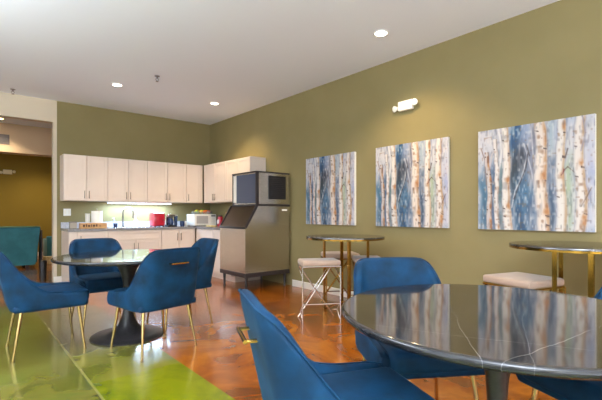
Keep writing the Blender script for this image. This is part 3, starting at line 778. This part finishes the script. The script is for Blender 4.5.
high_table(3.54, .98, .44, math.radians(12.7), 'round high table with gold legs below the last picture')

# ------------------------------------------------------------------ stools
def stool(name, x, y, rz, label, m, w=.42, d=.34, zt=.655):
    t = thing(name, label, 'stool', (x, y, 0), rz, 'pink cushioned counter stools')
    hw, hd = w/2, d/2
    bm = B(); box(bm, -hw-.008, hw+.008, -hd-.008, hd+.008, zt-.06, zt, bev=.02, seg=3); obj('cushion', bm, M['stool_fabric'], t, smooth=True)
    zr = zt-.068; r = .008
    bm = B(); tube(bm, [(-hw, -hd, zr), (hw, -hd, zr), (hw, hd, zr), (-hw, hd, zr)], .0085, 6, closed=True); obj('seat_frame', bm, m, t)
    for sx in (-1, 1):
        for sy in (-1, 1):
            e = -sx if sy > 0 else sx        # the rear legs cross each other
            bm = B(); tube(bm, [(sx*hw, sy*(hd+sx*.008), zr), (e*hw, sy*(hd+sx*.008), 0)], r, 8); obj('leg', bm, m, t, smooth='auto')
    zl = .19
    bm = B(); tube(bm, [(-hw, -hd, zl), (hw, -hd, zl)], r*.9, 6); obj('footrest', bm, m, t)
    bm = B()
    tube(bm, [(-hw, -hd+.01, zl), (hw*.35, -hd+.01, zr)], r*.8, 6)
    for s in (-1, 1):
        tube(bm, [(s*hw, -hd, zl), (s*hw, 0, .10), (s*hw, -hd, .02)], r*.8, 6)
        tube(bm, [(s*hw, 0, .10), (s*hw*.82, hd, .06)], r*.8, 6)
        tube(bm, [(s*hw, -hd, zr-.12), (s*hw, hd, zr-.005)], r*.8, 6)
    obj('cross_brace', bm, m, t, smooth=True)
    return t
# facing the camera: local x is lateral, local -y is towards the camera
vr = -math.radians(40.3)
def vpos(lat, dep):
    c_, s_ = math.cos(math.radians(40.3)), math.sin(math.radians(40.3)); return (lat*c_+dep*s_, dep*c_-lat*s_)
px_, py_ = vpos(.195, 4.40)
stool('counter_stool', px_, py_, vr+.2, 'pale pink stool with white metal frame, in full view left of the high table', M['chrome'], .41, .26)
px_, py_ = vpos(.50, 5.18)
stool('counter_stool', px_, py_, vr+.15, 'pale pink gold-framed stool behind the first high table, close to the wall', M['gold_dark'])
px_, py_ = vpos(.77, 4.66)
stool('counter_stool', px_, py_, vr, 'pink gold-framed stool peeking out behind a blue chair', M['gold_dark'], .30, .30)
stool('counter_stool', 3.412, 1.30, math.radians(-15.7), 'pale pink bench stool half under the high table below the last picture', M['gold_dark'], .40, .40)
stool('counter_stool', 3.74, .58, math.radians(-15), 'pink stool cut off at the edge, beyond the second high table legs', M['gold_dark'], .36, .36)

# ------------------------------------------------------------------ room beyond
t = thing('teal_sofa', 'teal upholstered sofa seen from behind through the doorway', 'sofa', (0, 0, 0))
bm = B()
sec = [(y-.7, z) for y, z in [(11.02, .06), (10.86, .85), (10.88, .875), (10.95, .88), (11.06, .84), (11.20, .42), (11.24, .06)]]
for x0, x1 in ((-1.3, 1.33),):
    a = [bm.verts.new((x0+.0, y, z)) for y, z in sec]; b = [bm.verts.new((x1+(.07*(z-.06)/.8-.09), y, z)) for y, z in sec]
    for i in range(len(sec)): bm.faces.new((a[i], a[(i+1) % len(sec)], b[(i+1) % len(sec)], b[i]))
    bm.faces.new(a[::-1]); bm.faces.new(b)
obj('backrest', bm, M['teal'], t)
bx('seat', (-1.28, 1.2, 10.54, 11.15, .1, .44), M['teal'], t, bev=.04, smooth='auto')
bx('armrest', (1.21, 1.31, 10.54, 11.2, .08, .62), M['teal'], t, bev=.03, smooth='auto')
bm = B(); tube(bm, [(-1.3, 10.17, .883), (1.29, 10.17, .883)], .012, 8); obj('piping', bm, M['teal_light'], t, smooth=True)
for x in (-1.2, 1.1):
    bx('leg', (x-.03, x+.03, 10.35, 10.41, 0, .065), M['dark_trim'], t); bx('leg', (x-.03, x+.03, 11.04, 11.10, 0, .105), M['dark_trim'], t)
bx('wood_end_panel', (1.335, 1.365, 10.3, 10.6, .05, .80), M['dark_trim'], t)
t = thing('teal_armchair', 'small teal armchair beyond the doorway, right of the sofa', 'armchair', (1.93, 11.7, 0))
bx('backrest', (-.33, .33, -.3, -.18, .1, .61), M['teal'], t, bev=.03, smooth='auto'); bx('seat', (-.24, .24, -.179, .3, .12, .40), M['teal'], t, bev=.03, smooth='auto')
for s in (-1, 1):
    bx('armrest', (s*.29-.045, s*.29+.045, -.175, .3, .1, .53), M['teal'], t, bev=.02, smooth='auto')
    for y in (-.25, .25): bx('leg', (s*.27-.02, s*.27+.02, y-.02, y+.02, 0, .12), M['dark_trim'], t)
t = thing('cream_box', 'small cream box on the floor at the end of the sofa', 'box', (1.56, 10.9, 0), .2)
bx('box', (-.085, .085, -.08, .08, 0, .15), M['cream_box'], t, bev=.004); bx('lid', (-.088, .088, -.083, .083, .15, .165), M['cream_box'], t, bev=.003)
t = thing('waste_bin', 'narrow black bin standing by the doorway edge', 'bin', (1.08, 8.1, 0))
bm = B(); lathe(bm, [(0, 0), (.05, 0), (.062, .34), (.058, .34), (.048, .01), (0, .01)], 24); obj('bin', bm, M['black_plastic'], t, smooth='auto')
bm = B(); lathe(bm, [(0, .36), (.05, .355), (.065, .34), (.0, .341)], 24); obj('lid', bm, M['black_plastic'], t, smooth='auto')
t = thing('air_vent', 'grey air vent on the tan bulkhead beyond the doorway', 'vent', (.43, 10.399, 2.71))
bx('frame', (-.36, .36, -.012, 0, -.10, .10), M['vent'], t, bev=.003)
bm = B()
for i in range(7): box(bm, -.33, .33, -.018, -.0125, -.078+i*.024, -.068+i*.024)
obj('slats', bm, M['steel_handle'], t)
downlight(.60, 9.95, 'round recessed light on the ceiling beyond the doorway', 85, (1, .86, .62), M['lens_warm'], 'recessed lights beyond the doorway')
downlight(-1.5, 11.9, 'round recessed light above the sofa seat beyond the doorway', 170, (1, .86, .62), M['lens_warm'], 'recessed lights beyond the doorway')
downlight(1.6, 12.0, 'round recessed light above the teal armchair beyond the doorway', 150, (1, .86, .62), M['lens_warm'], 'recessed lights beyond the doorway')
